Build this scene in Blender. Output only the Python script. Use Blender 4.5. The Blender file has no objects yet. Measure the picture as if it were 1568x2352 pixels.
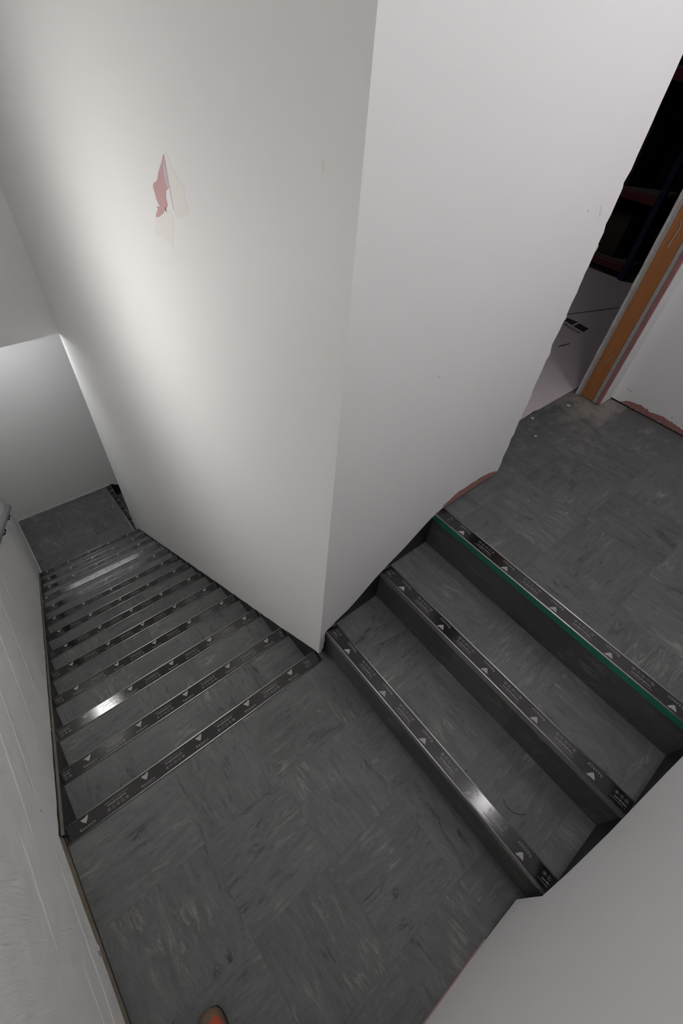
import bpy, bmesh, math, random
from mathutils import Vector, Matrix

random.seed(11)
SC = bpy.context.scene
COL = SC.collection

# ------------------------------------------------------------------ camera
CAM_POS = (-0.6076, -0.6708, 1.9283)
RIGHT = Vector((0.77264304, -0.63020567, 0.07657377))
DOWN = Vector((-0.42897036, -0.60718938, -0.66880901))
FWD = Vector((0.46798201, 0.48390275, -0.7394802))
cam_data = bpy.data.cameras.new('camera')
cam = bpy.data.objects.new('camera', cam_data)
COL.objects.link(cam)
cam.matrix_world = Matrix(((RIGHT.x, -DOWN.x, -FWD.x, CAM_POS[0]),
                           (RIGHT.y, -DOWN.y, -FWD.y, CAM_POS[1]),
                           (RIGHT.z, -DOWN.z, -FWD.z, CAM_POS[2]),
                           (0, 0, 0, 1)))
cam_data.sensor_fit = 'VERTICAL'
cam_data.sensor_height = 36.0
cam_data.lens = 1058.95 / 2352 * 36.0
cam_data.clip_start = 0.02
SC.camera = cam

# ------------------------------------------------------------------ world, exposure, lamp strengths
world = bpy.data.worlds.new('world')
SC.world = world
world.use_nodes = True
world.node_tree.nodes['Background'].inputs[0].default_value = (0.5, 0.5, 0.52, 1)
world.node_tree.nodes['Background'].inputs[1].default_value = 0.02
SC.view_settings.view_transform = 'Standard'
SC.view_settings.look = 'None'
SC.view_settings.gamma = 1.0
SC.view_settings.use_curve_mapping = False
SC.view_settings.exposure = 0.0
LAMP_STAIR = 42.0
LAMP_UPPER = 25.0
LAMP_LOWER = 22.0
FILL_STORE = 36.0  # fill light added inside the storeroom
FILL_STORE_POS = (2.6, 2.6, 3.16)
LAMP_LANDING = 25.0
LAMP_LANDING_POS = (0.10, -0.80, 3.05)
LAMP_STAIR_POS = (-1.066, 1.24, 1.13)
LAMP_UPPER_POS = (0.98, -1.066, 2.35)
LAMP_LOWER_POS = (-0.50, 3.63, -0.037)

# ------------------------------------------------------------------ dimensions (metres)
R = 0.19          # rise
G = 0.2678        # going
SW = 0.0575       # nosing strip width
XL = -1.066       # left wall
YR = -1.066       # right wall
Y1 = 0.019        # first nosing of the descending flight
XN = [0.020, 0.294, 0.553]   # nosings of the ascending flight
ZU = 3 * R        # upper floor
ZL = -13 * R      # lower landing
YE = 3.44         # end of the corner wall
YB = 4.307        # back wall of lower landing
XE = 0.948        # doorway edge
XC = 2.018        # wall right of the doorway
ZC = 3.05         # ceiling
K = R / G
pitchL = lambda y: -K * (y - Y1)
pitchR = lambda x: R + K * (x - XN[0])

# ------------------------------------------------------------------ material helpers
def new_mat(name):
    m = bpy.data.materials.new(name)
    m.use_nodes = True
    nt = m.node_tree
    return m, nt, nt.nodes['Principled BSDF']

def N(nt, kind, **kw):
    n = nt.nodes.new(kind)
    for k, v in kw.items():
        if k in n.inputs:
            n.inputs[k].default_value = v
        else:
            setattr(n, k, v)
    return n

def mixc(nt, fac, a, b):
    n = nt.nodes.new('ShaderNodeMix')
    n.data_type = 'RGBA'
    for sock, val in ((0, fac), (6, a), (7, b)):
        if isinstance(val, bpy.types.NodeSocket):
            nt.links.new(val, n.inputs[sock])
        else:
            n.inputs[sock].default_value = val if sock == 0 else (*val, 1)
    return n.outputs[2]

def math_n(nt, op, a, b=None, c=None):
    n = nt.nodes.new('ShaderNodeMath')
    n.operation = op
    for i, v in enumerate((a, b, c)):
        if v is None:
            continue
        if isinstance(v, bpy.types.NodeSocket):
            nt.links.new(v, n.inputs[i])
        else:
            n.inputs[i].default_value = v
    return n.outputs[0]

def ramp(nt, src, lo, hi):
    n = nt.nodes.new('ShaderNodeMapRange')
    n.interpolation_type = 'SMOOTHSTEP'
    nt.links.new(src, n.inputs[0])
    n.inputs[1].default_value = lo
    n.inputs[2].default_value = hi
    return n.outputs[0]

def simple(name, col, rough=0.6, metal=0.0, spec=0.5, noise=0.0, nscale=40.0, bump=0.0):
    m, nt, b = new_mat(name)
    b.inputs['Roughness'].default_value = rough
    b.inputs['Metallic'].default_value = metal
    b.inputs['Specular IOR Level'].default_value = spec
    tc = N(nt, 'ShaderNodeTexCoord')
    nz = N(nt, 'ShaderNodeTexNoise', Scale=nscale, Detail=4.0)
    nt.links.new(tc.outputs['Object'], nz.inputs['Vector'])
    dark = tuple(c * (1 - noise) for c in col)
    lite = tuple(min(1, c * (1 + noise)) for c in col)
    nt.links.new(mixc(nt, nz.outputs[0], dark, lite), b.inputs['Base Color'])
    if bump:
        bp = N(nt, 'ShaderNodeBump', Strength=bump, Distance=0.002)
        nt.links.new(nz.outputs[0], bp.inputs['Height'])
        nt.links.new(bp.outputs[0], b.inputs['Normal'])
    return m

def wall_mat(name, col, rough=0.55, bump=0.06):
    m, nt, b = new_mat(name)
    b.inputs['Roughness'].default_value = rough
    b.inputs['Specular IOR Level'].default_value = 0.25
    tc = N(nt, 'ShaderNodeTexCoord')
    n1 = N(nt, 'ShaderNodeTexNoise', Scale=2.2, Detail=3.0)
    n2 = N(nt, 'ShaderNodeTexNoise', Scale=260.0, Detail=2.0)
    nt.links.new(tc.outputs['Object'], n1.inputs['Vector'])
    nt.links.new(tc.outputs['Object'], n2.inputs['Vector'])
    nt.links.new(mixc(nt, n1.outputs[0], tuple(c * 0.985 for c in col), col), b.inputs['Base Color'])
    bp = N(nt, 'ShaderNodeBump', Strength=bump, Distance=0.001)
    nt.links.new(n2.outputs[0], bp.inputs['Height'])
    nt.links.new(bp.outputs[0], b.inputs['Normal'])
    return m

def rough_plaster():
    """trowelled left wall: level ridges plus short upright strokes"""
    m, nt, b = new_mat('trowelled_plaster')
    b.inputs['Roughness'].default_value = 0.6
    b.inputs['Specular IOR Level'].default_value = 0.25
    tc = N(nt, 'ShaderNodeTexCoord')
    mp = N(nt, 'ShaderNodeMapping')
    mp.inputs['Scale'].default_value = (1, 90, 14)
    nt.links.new(tc.outputs['Object'], mp.inputs['Vector'])
    n1 = N(nt, 'ShaderNodeTexNoise', Scale=1.0, Detail=3.0, Distortion=0.4)
    nt.links.new(mp.outputs[0], n1.inputs['Vector'])
    n3 = N(nt, 'ShaderNodeTexNoise', Scale=3.0, Detail=2.0)
    nt.links.new(tc.outputs['Object'], n3.inputs['Vector'])
    stroke = math_n(nt, 'MULTIPLY', n1.outputs[0], ramp(nt, n3.outputs[0], 0.42, 0.62))
    n4 = N(nt, 'ShaderNodeTexNoise', Scale=9.0, Detail=5.0)
    nt.links.new(tc.outputs['Object'], n4.inputs['Vector'])
    h = math_n(nt, 'ADD', math_n(nt, 'MULTIPLY', stroke, 0.55), math_n(nt, 'MULTIPLY', n4.outputs[0], 0.9))
    bp = N(nt, 'ShaderNodeBump', Strength=0.9, Distance=0.012)
    nt.links.new(h, bp.inputs['Height'])
    nt.links.new(bp.outputs[0], b.inputs['Normal'])
    nt.links.new(mixc(nt, n4.outputs[0], (0.80, 0.79, 0.775), (0.86, 0.85, 0.835)), b.inputs['Base Color'])
    return m

def vinyl(name, along_x, base=(0.125, 0.129, 0.128), dusty=False, plain=False, gain=1.0):
    """marbled grey sheet: streaks run along the grain of each tile"""
    m, nt, b = new_mat(name)
    b.inputs['Specular IOR Level'].default_value = 0.45
    tc = N(nt, 'ShaderNodeTexCoord')
    oi = N(nt, 'ShaderNodeObjectInfo')
    off = N(nt, 'ShaderNodeVectorMath', operation='SCALE')
    off.inputs[0].default_value = (37.0, 53.0, 71.0)
    nt.links.new(oi.outputs['Random'], off.inputs['Scale'])
    add = N(nt, 'ShaderNodeVectorMath', operation='ADD')
    nt.links.new(tc.outputs['Object'], add.inputs[0])
    nt.links.new(off.outputs[0], add.inputs[1])
    def streaks(along, across, detail, dist):
        mp = N(nt, 'ShaderNodeMapping')
        mp.inputs['Scale'].default_value = (along, across, 20) if along_x else (across, along, 20)
        nt.links.new(add.outputs[0], mp.inputs['Vector'])
        n = N(nt, 'ShaderNodeTexNoise', Scale=1.0, Detail=detail, Roughness=0.74, Distortion=dist)
        nt.links.new(mp.outputs[0], n.inputs['Vector'])
        return n.outputs[0]
    s1 = streaks(5, 26, 5, 0.8)
    s2 = streaks(7, 36, 9, 1.3)
    s3 = streaks(6, 30, 9, 1.3)
    s4 = streaks(38, 150, 5, 1.0)
    blot = N(nt, 'ShaderNodeTexNoise', Scale=5.5, Detail=3.0)
    nt.links.new(add.outputs[0], blot.inputs['Vector'])
    k = 1.0 if not plain else 0.5
    c = mixc(nt, ramp(nt, s1, 0.35, 0.68), tuple(x * 0.86 * gain for x in base), tuple(x * 1.14 * gain for x in base))
    mask = math_n(nt, 'MULTIPLY', ramp(nt, s2, 0.50, 0.64), ramp(nt, blot.outputs[0], 0.46, 0.66))
    c = mixc(nt, math_n(nt, 'MULTIPLY', mask, 0.9 * k), c, (0.27 * gain, 0.266 * gain, 0.24 * gain))
    mask2 = math_n(nt, 'MULTIPLY', ramp(nt, s3, 0.52, 0.66), ramp(nt, blot.outputs[0], 0.56, 0.38))
    c = mixc(nt, math_n(nt, 'MULTIPLY', mask2, 0.8 * k), c, (0.020, 0.022, 0.026))
    c = mixc(nt, math_n(nt, 'MULTIPLY', ramp(nt, s4, 0.52, 0.68), 0.34 * k), c, (0.21, 0.212, 0.205))
    c = mixc(nt, math_n(nt, 'MULTIPLY', ramp(nt, s4, 0.46, 0.30), 0.36 * k), c, (0.045, 0.047, 0.049))
    tone = math_n(nt, 'ADD', math_n(nt, 'MULTIPLY', oi.outputs['Random'], 0.22), 0.89)
    hsv = N(nt, 'ShaderNodeHueSaturation')
    nt.links.new(tone, hsv.inputs['Value'])
    nt.links.new(c, hsv.inputs['Color'])
    c = hsv.outputs[0]
    grit = N(nt, 'ShaderNodeTexNoise', Scale=420.0, Detail=1.0)
    nt.links.new(add.outputs[0], grit.inputs['Vector'])
    c = mixc(nt, math_n(nt, 'MULTIPLY', ramp(nt, grit.outputs[0], 0.60, 0.76), 0.25), c, (0.022, 0.023, 0.025))
    if dusty:
        geo = N(nt, 'ShaderNodeNewGeometry')
        dist = N(nt, 'ShaderNodeVectorMath', operation='DISTANCE')
        nt.links.new(geo.outputs['Position'], dist.inputs[0])
        dist.inputs[1].default_value = (1.88, 0.02, ZU)
        dn = N(nt, 'ShaderNodeTexNoise', Scale=14.0, Detail=5.0)
        nt.links.new(geo.outputs['Position'], dn.inputs['Vector'])
        sep = N(nt, 'ShaderNodeSeparateXYZ')
        nt.links.new(geo.outputs['Position'], sep.inputs[0])
        dm = math_n(nt, 'MULTIPLY', ramp(nt, dist.outputs['Value'], 0.36, 0.03), ramp(nt, dn.outputs[0], 0.26, 0.58))
        dm = math_n(nt, 'MULTIPLY', dm, ramp(nt, sep.outputs['Y'], -0.096, -0.092))
        c = mixc(nt, math_n(nt, 'MULTIPLY', dm, 0.75), c, (0.36, 0.32, 0.28))
        d2 = N(nt, 'ShaderNodeVectorMath', operation='DISTANCE')
        nt.links.new(geo.outputs['Position'], d2.inputs[0])
        d2.inputs[1].default_value = (1.45, 0.05, ZU)
        dm2 = math_n(nt, 'MULTIPLY', ramp(nt, d2.outputs['Value'], 0.55, 0.1), ramp(nt, dn.outputs[0], 0.48, 0.66))
        c = mixc(nt, math_n(nt, 'MULTIPLY', dm2, 0.35), c, (0.30, 0.28, 0.29))
    nt.links.new(c, b.inputs['Base Color'])
    r1 = N(nt, 'ShaderNodeMapRange')
    nt.links.new(s1, r1.inputs[0])
    r1.inputs[3].default_value = 0.46
    r1.inputs[4].default_value = 0.60
    nt.links.new(r1.outputs[0], b.inputs['Roughness'])
    bp = N(nt, 'ShaderNodeBump', Strength=0.12, Distance=0.001)
    nt.links.new(grit.outputs[0], bp.inputs['Height'])
    nt.links.new(bp.outputs[0], b.inputs['Normal'])
    return m

def film_mat():
    """black protective film, brushed along the strip's own length (local X)"""
    m, nt, b = new_mat('black_film')
    tc = N(nt, 'ShaderNodeTexCoord')
    mp = N(nt, 'ShaderNodeMapping')
    mp.inputs['Scale'].default_value = (3, 900, 3)
    nt.links.new(tc.outputs['Object'], mp.inputs['Vector'])
    n = N(nt, 'ShaderNodeTexNoise', Scale=1.0, Detail=3.0)
    nt.links.new(mp.outputs[0], n.inputs['Vector'])
    wr = N(nt, 'ShaderNodeTexNoise', Scale=35.0, Detail=3.0)
    nt.links.new(tc.outputs['Object'], wr.inputs['Vector'])
    h = math_n(nt, 'ADD', n.outputs[0], math_n(nt, 'MULTIPLY', wr.outputs[0], 0.35))
    bp = N(nt, 'ShaderNodeBump', Strength=0.10, Distance=0.0004)
    nt.links.new(h, bp.inputs['Height'])
    nt.links.new(bp.outputs[0], b.inputs['Normal'])
    b.inputs['Base Color'].default_value = (0.012, 0.0115, 0.012, 1)
    b.inputs['Roughness'].default_value = 0.15
    tg = N(nt, 'ShaderNodeTangent', direction_type='RADIAL', axis='X')
    nt.links.new(tg.outputs[0], b.inputs['Tangent'])
    b.inputs['Anisotropic'].default_value = 0.65
    b.inputs['Anisotropic Rotation'].default_value = 0.0
    b.inputs['Specular IOR Level'].default_value = 0.8
    return m

M = {}
M['wall'] = wall_mat('white_paint', (0.86, 0.855, 0.845))
M['wall_cool_light'] = wall_mat('white_paint_cool_light', (0.86, 0.852, 0.855))  # same white paint, with the right lamp's cooler tint put into its colour
M['plaster'] = rough_plaster()
M['ceiling'] = wall_mat('ceiling_paint', (0.9, 0.9, 0.895))
M['bead'] = simple('white_sealant', (0.62, 0.61, 0.57), 0.5, noise=0.1)
M['vx'] = vinyl('marbled_vinyl_x', True)
M['vy'] = vinyl('marbled_vinyl_y', False)
M['vxd'] = vinyl('marbled_vinyl_x_dusty', True, dusty=True)
M['vyd'] = vinyl('marbled_vinyl_y_dusty', False, dusty=True)
M['riser'] = vinyl('riser_vinyl', False, base=(0.072, 0.074, 0.075), plain=True)
M['skirt'] = simple('black_stringer_vinyl', (0.014, 0.0145, 0.017), 0.38, noise=0.35, nscale=25, bump=0.1)
M['subfloor'] = simple('dark_subfloor', (0.055, 0.057, 0.056), 0.8)
M['film'] = film_mat()
M['rail'] = simple('aluminium', (0.86, 0.84, 0.81), 0.38, metal=1.0, noise=0.05)
M['lip_grey'] = simple('grey_lip', (0.17, 0.168, 0.168), 0.4, noise=0.15)
M['lip_green'] = simple('green_lip', (0.014, 0.165, 0.105), 0.35, noise=0.12)
M['lip_bare'] = simple('bare_lip', (0.24, 0.22, 0.21), 0.5, noise=0.1)
M['print'] = simple('grey_print', (0.36, 0.35, 0.35), 0.45, noise=0.05)
M['print_dim'] = simple('dim_print', (0.22, 0.21, 0.215), 0.45, noise=0.05)
M['tan'] = simple('bare_board_edge', (0.27, 0.22, 0.17), 0.85, noise=0.35, nscale=30, bump=0.4)
M['cap'] = simple('raw_stringer_edge', (0.17, 0.145, 0.12), 0.85, noise=0.45, nscale=18)
M['pink'] = simple('pink_plasterboard', (0.58, 0.36, 0.37), 0.85, noise=0.10, nscale=25)
M['pink_dark'] = simple('pink_plaster_base', (0.36, 0.17, 0.16), 0.85, noise=0.2, nscale=40)
M['pink_mauve'] = simple('mauve_plaster', (0.62, 0.53, 0.58), 0.85, noise=0.08, nscale=60)
M['filler'] = simple('beige_filler', (0.825, 0.80, 0.765), 0.8, noise=0.03, nscale=30)
M['chip'] = simple('paint_chip_white', (0.62, 0.60, 0.60), 0.7)
M['dirt_and_shade'] = simple('dark_dirt_and_shade', (0.025, 0.02, 0.018), 0.9, noise=0.4)  # dark marks, and the shade of the gap under the left plaster
M['board_edge'] = simple('broken_plasterboard', (0.60, 0.58, 0.56), 0.9, noise=0.35, nscale=90, bump=0.6)
M['board_edge_dim'] = simple('plasterboard_core', (0.42, 0.40, 0.38), 0.9, noise=0.25, nscale=70, bump=0.4)
M['dark'] = simple('storeroom_dimness', (0.05, 0.05, 0.053), 0.8)  # dimness of the room put into its wall and ceiling colour
M['sheet'] = simple('protection_sheet', (0.68, 0.61, 0.64), 0.65, noise=0.06, nscale=6)
M['ink'] = simple('sheet_ink', (0.04, 0.038, 0.045), 0.6)
M['rack_blue'] = simple('rack_blue', (0.010, 0.014, 0.065), 0.4, noise=0.1)
M['rack_red'] = simple('rack_orange_red', (0.11, 0.016, 0.018), 0.45, noise=0.1)
M['shelf'] = simple('chipboard', (0.12, 0.105, 0.095), 0.8, noise=0.2, nscale=60)
M['card'] = simple('cardboard', (0.04, 0.03, 0.022), 0.85, noise=0.15)
M['handrail'] = simple('grey_handrail', (0.17, 0.17, 0.175), 0.4, noise=0.08)
M['black_metal'] = simple('black_metal', (0.012, 0.012, 0.013), 0.4)
M['thread'] = simple('black_thread', (0.01, 0.01, 0.012), 0.7)
M['boot_tan'] = simple('tan_rubber', (0.16, 0.10, 0.065), 0.7, noise=0.25, nscale=60, bump=0.3)
M['boot_orange'] = simple('orange_fabric', (0.42, 0.075, 0.03), 0.75, noise=0.2, nscale=80, bump=0.3)
M['boot_black'] = simple('black_rubber', (0.015, 0.014, 0.013), 0.7)
M['lamp_body'] = simple('white_plastic', (0.75, 0.75, 0.74), 0.4)

def wood_mat():
    m, nt, b = new_mat('treated_pine')
    tc = N(nt, 'ShaderNodeTexCoord')
    mp = N(nt, 'ShaderNodeMapping')
    mp.inputs['Scale'].default_value = (60, 60, 2.2)
    nt.links.new(tc.outputs['Object'], mp.inputs['Vector'])
    n = N(nt, 'ShaderNodeTexNoise', Scale=1.0, Detail=4.0, Distortion=0.7)
    nt.links.new(mp.outputs[0], n.inputs['Vector'])
    v = N(nt, 'ShaderNodeTexVoronoi', Scale=5.0)
    nt.links.new(tc.outputs['Object'], v.inputs['Vector'])
    c = mixc(nt, n.outputs[0], (0.30, 0.105, 0.030), (0.52, 0.22, 0.075))
    c = mixc(nt, ramp(nt, v.outputs['Distance'], 0.10, 0.02), c, (0.09, 0.03, 0.012))
    nt.links.new(c, b.inputs['Base Color'])
    b.inputs['Roughness'].default_value = 0.65
    return m
M['wood'] = wood_mat()

def emit_mat(name, strength, col):
    m, nt, b = new_mat(name)
    b.inputs['Base Color'].default_value = (0.8, 0.8, 0.8, 1)
    b.inputs['Emission Color'].default_value = (*col, 1)
    b.inputs['Emission Strength'].default_value = strength
    return m

# ------------------------------------------------------------------ geometry helpers
def link(name, me, parent=None, mat=None):
    if mat is not None and not me.materials:
        me.materials.append(mat)
    o = bpy.data.objects.new(name, me)
    COL.objects.link(o)
    if parent is not None:
        o.parent = parent
    return o

def bm_obj(name, bm, mat, parent=None, smooth=False):
    me = bpy.data.meshes.new(name)
    bmesh.ops.recalc_face_normals(bm, faces=bm.faces[:])
    bm.to_mesh(me)
    bm.free()
    if smooth:
        for p in me.polygons:
            p.use_smooth = True
    return link(name, me, parent, mat)

def add_box(bm, lo, hi, bevel=0.0):
    r = bmesh.ops.create_cube(bm, size=1.0)
    vs = r['verts']
    for v in vs:
        v.co = Vector([lo[i] + (v.co[i] + 0.5) * (hi[i] - lo[i]) for i in range(3)])
    if bevel:
        es = list({e for v in vs for e in v.link_edges})
        bmesh.ops.bevel(bm, geom=es, offset=bevel, segments=1, affect='EDGES', profile=0.5)

def box(name, lo, hi, mat, parent=None, bevel=0.0):
    bm = bmesh.new()
    add_box(bm, lo, hi, bevel)
    return bm_obj(name, bm, mat, parent)

def prism(name, pts, axis, a, b, mat, parent=None):
    """polygon in the two other axes, extruded along axis from a to b"""
    bm = bmesh.new()
    add_prism(bm, pts, axis, a, b)
    return bm_obj(name, bm, mat, parent)

def add_prism(bm, pts, axis, a, b):
    def P(u, v, w):
        q = [u, v]
        q.insert(axis, w)
        return q
    lo = [bm.verts.new(P(u, v, a)) for u, v in pts]
    hi = [bm.verts.new(P(u, v, b)) for u, v in pts]
    bm.faces.new(lo)
    bm.faces.new(hi[::-1])
    n = len(pts)
    for i in range(n):
        bm.faces.new((lo[i], lo[(i + 1) % n], hi[(i + 1) % n], hi[i]))

def add_tube(bm, pts, r, seg=8, caps=True):
    pts = [Vector(p) for p in pts]
    rings = []
    up = Vector((0, 0, 1))
    for i, p in enumerate(pts):
        d = (pts[min(i + 1, len(pts) - 1)] - pts[max(i - 1, 0)]).normalized()
        u = d.cross(up if abs(d.z) < 0.9 else Vector((1, 0, 0))).normalized()
        w = d.cross(u)
        rad = r[i] if isinstance(r, (list, tuple)) else r
        rings.append([bm.verts.new(p + u * math.cos(2 * math.pi * k / seg) * rad + w * math.sin(2 * math.pi * k / seg) * rad) for k in range(seg)])
    for a, b in zip(rings, rings[1:]):
        for k in range(seg):
            bm.faces.new((a[k], a[(k + 1) % seg], b[(k + 1) % seg], b[k]))
    if caps:
        bm.faces.new(rings[0])
        bm.faces.new(rings[-1])

def add_lathe(bm, prof, seg, mat4):
    rings = []
    for r, h in prof:
        rings.append([bm.verts.new(mat4 @ Vector((r * math.cos(2 * math.pi * k / seg), r * math.sin(2 * math.pi * k / seg), h))) for k in range(seg)])
    for a, b in zip(rings, rings[1:]):
        for k in range(seg):
            bm.faces.new((a[k], a[(k + 1) % seg], b[(k + 1) % seg], b[k]))
    bm.faces.new(rings[0])
    bm.faces.new(rings[-1])

def empty(name, loc, label=None, cat=None, group=None, rz=0.0):
    o = bpy.data.objects.new(name, None)
    o.empty_display_size = 0.05
    COL.objects.link(o)
    o.location = loc
    o.rotation_euler = (0, 0, rz)
    tag(o, label, cat, group)
    return o

def tag(o, label=None, cat=None, group=None, kind=None):
    if label:
        o['label'] = label
    if cat:
        o['category'] = cat
    if group:
        o['group'] = group
    if kind:
        o['kind'] = kind
    return o

def structure(o, label=None, cat=None):
    return tag(o, label, cat, kind='structure')

def jag(pts, step=0.03, amp=0.0025, seed=1, closed=False):
    """roughen a polyline like a broken plaster edge"""
    rnd = random.Random(seed)
    out = []
    for (a, b) in zip(pts, pts[1:]):
        a, b = Vector(a), Vector(b)
        n = max(1, int((b - a).length / step))
        d = (b - a)
        nrm = Vector((-d.y, d.x)).normalized() if d.length else Vector((0, 0))
        for i in range(n):
            t = i / n
            k = 0 if i == 0 else rnd.uniform(-amp, amp)
            if i and rnd.random() < 0.12:
                k *= 2.2
            out.append(tuple(a + d * t + nrm * k))
    if not closed:
        out.append(tuple(pts[-1]))
    return out

# ------------------------------------------------------------------ the shell: walls
# left wall, trowelled plaster
edge = jag([(YB + 0.1, pitchL(3.233) - 0.0)] + [], 1) if False else None
low = [(3.235, ZL + 0.012), (3.235, pitchL(3.235) + 0.02)]
slope = jag([(3.235, pitchL(3.235) + 0.022), (0.03, pitchL(0.03) + 0.030), (-0.006, 0.052)], 0.06, 0.0018, 3)
base = jag([(-0.006, 0.052), (-0.24, 0.056), (-0.335, 0.050), (-0.345, 0.036), (-0.36, 0.048), (-0.70, 0.05), (-1.2, 0.05)], 0.05, 0.0018, 4)
poly = [(YB + 0.12, ZL + 0.012), (3.235, ZL + 0.012)] + slope + base[1:] + [(-1.2, ZC), (YB + 0.12, ZC)]
wall_left = structure(prism('wall_left', poly, 0, XL - 0.10, XL, M['plaster']),
                      'off-white trowelled plaster wall beside the descending flight', 'wall')
prism('bare_strip', [(-0.006, 0.0), (-1.1, 0.0), (-1.1, 0.06), (-0.006, 0.06)], 0, XL - 0.06, XL - 0.002, M['tan'], wall_left)['label'] = 'tan bare board strip at the foot of the wall'
prism('gap_shade', [(3.23, pitchL(3.23) + 0.026), (3.23, pitchL(3.23) - 0.02), (-0.006, pitchL(-0.006) - 0.02), (-0.006, pitchL(-0.006) + 0.04)], 0, XL - 0.05, XL - 0.0008, M['dirt_and_shade'], wall_left)['label'] = 'dark strip painted as the shade in the gap under the plaster edge'  # flush dark strip standing in for the shade inside the gap
def ridge(y0, y1, z0, z1, seed):
    rnd = random.Random(seed)
    n = 12
    bm = bmesh.new()
    rows = []
    for i in range(n + 1):
        t = i / n
        y = y0 + (y1 - y0) * t
        z = z0 + (z1 - z0) * t + rnd.uniform(-.004, .004)
        w = rnd.uniform(0.004, 0.007) * math.sin(math.pi * (0.06 + 0.88 * t))
        h = rnd.uniform(0.0022, 0.0030) * math.sin(math.pi * (0.04 + 0.92 * t))
        rows.append([bm.verts.new((XL - 0.0004, y, z - w)), bm.verts.new((XL + h, y, z)), bm.verts.new((XL - 0.0004, y, z + w))])
    for a, b in zip(rows, rows[1:]):
        for k in range(2):
            bm.faces.new((a[k], a[k + 1], b[k + 1], b[k]))
    return bm_obj('plaster_ridge', bm, M['plaster'], wall_left, True)
for i, (y0, y1, z0, z1) in enumerate([(0.02, -0.40, .372, .356), (0.95, 0.05, .14, .135), (1.9, 0.35, -.10, -.12), (2.3, 0.55, -.35, -.37),
                                      (2.9, 0.95, -.62, -.60), (3.4, 1.4, -.95, -.92), (3.9, 1.9, -1.3, -1.25), (0.0, -0.7, .14, .13),
                                      (-.36, -0.8, .215, .205), (3.6, 2.3, -1.55, -1.58), (4.2, 2.7, -1.85, -1.8), (0.5, -.1, .28, .275)]):
    ridge(y0, y1, z0, z1, i)
# pin holes and scuffs in the left wall
def splat(name, mat, parent, centre, axis, off, rad, seed, stretch=(1, 1), n=9):
    rnd = random.Random(seed)
    pts = []
    for i in range(n):
        a = 2 * math.pi * i / n
        r_ = rad * rnd.uniform(0.6, 1.15)
        pts.append((centre[0] + r_ * math.cos(a) * stretch[0], centre[1] + r_ * math.sin(a) * stretch[1]))
    return prism(name, pts, axis, off[0], off[1], mat, parent)
splat('pin_hole', M['dirt_and_shade'], wall_left, (0.063, 0.137), 0, (XL - 0.002, XL + 0.0004), 0.004, 1)
splat('pin_hole', M['dirt_and_shade'], wall_left, (-0.365, 0.060), 0, (XL - 0.002, XL + 0.0004), 0.005, 2, (1.6, 0.7))

# right wall above the short flight, hanging just clear of the treads
ed = jag([(-0.012, 0.035), (-0.012, 0.242), (0.059, 0.312), (0.198, 0.422), (0.45, 0.580), (0.46, 0.60), (XC + 0.1, 0.60)], 0.05, 0.0018, 8)
poly = [(-1.2, 0.012)] + jag([(-1.2, 0.012), (-0.30, 0.013), (-0.10, 0.022), (-0.012, 0.035)], 0.05, 0.0015, 9)[1:] + ed[1:] + [(XC + 0.1, ZC), (-1.2, ZC)]
wall_right = structure(prism('wall_right', poly, 1, YR - 0.024, YR, M['wall_cool_light']),
                       'white painted wall along the right of the short flight', 'wall')
prism('wall_core', [(-1.2, -0.05), (XC + 0.1, -0.05), (XC + 0.1, ZC), (-1.2, ZC)], 1, YR - 0.12, YR - 0.026, M['dirt_and_shade'], wall_right)
prism('bare_strip', [(-1.07, 0.001), (-0.16, 0.001), (-0.16, 0.016), (-0.4, 0.021), (-0.75, 0.019), (-1.07, 0.02)], 1, YR - 0.02, YR + 0.0006, M['pink'], wall_right)['label'] = 'pink bare plaster line at the wall foot'
for c_, s_ in (((-0.06, 0.09), 3), ((0.045, 0.17), 4), ((0.015, 0.055), 5)):
    splat('pin_hole', M['dirt_and_shade'], wall_right, c_, 1, (YR - 0.002, YR + 0.0004), 0.0025, s_)

# the white corner wall between the two flights: left face
edge_l = jag([(-0.012, 0.027), (0.02, 0.012), (0.32, pitchL(0.32) + 0.004), (1.067, pitchL(1.067) + 0.007), (1.99, pitchL(1.99) + 0.004), (3.20, pitchL(3.20) - 0.002), (3.235, ZL + 0.01)], 0.05, 0.0022, 21)
poly = [(max(y_, -0.012), z_) for y_, z_ in edge_l] + [(YE, ZL + 0.01), (YE, ZC), (-0.012, ZC)]
wall_cl = structure(prism('wall_corner_left', poly, 0, -0.010, -0.0003, M['wall']),
                    'left face of the white corner wall above the descending flight', 'wall')
prism('wall_core', [(0.151, ZL), (YE - 0.11, ZL), (YE - 0.11, ZC), (0.151, ZC)], 0, 0.0, 0.12, M['dark'], wall_cl)
prism('wall_end', [(YE - 0.1, ZL - 0.5), (YE, ZL - 0.5), (YE, ZC), (YE - 0.1, ZC)], 0, 0.0, 0.12, M['wall'], wall_cl)
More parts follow.
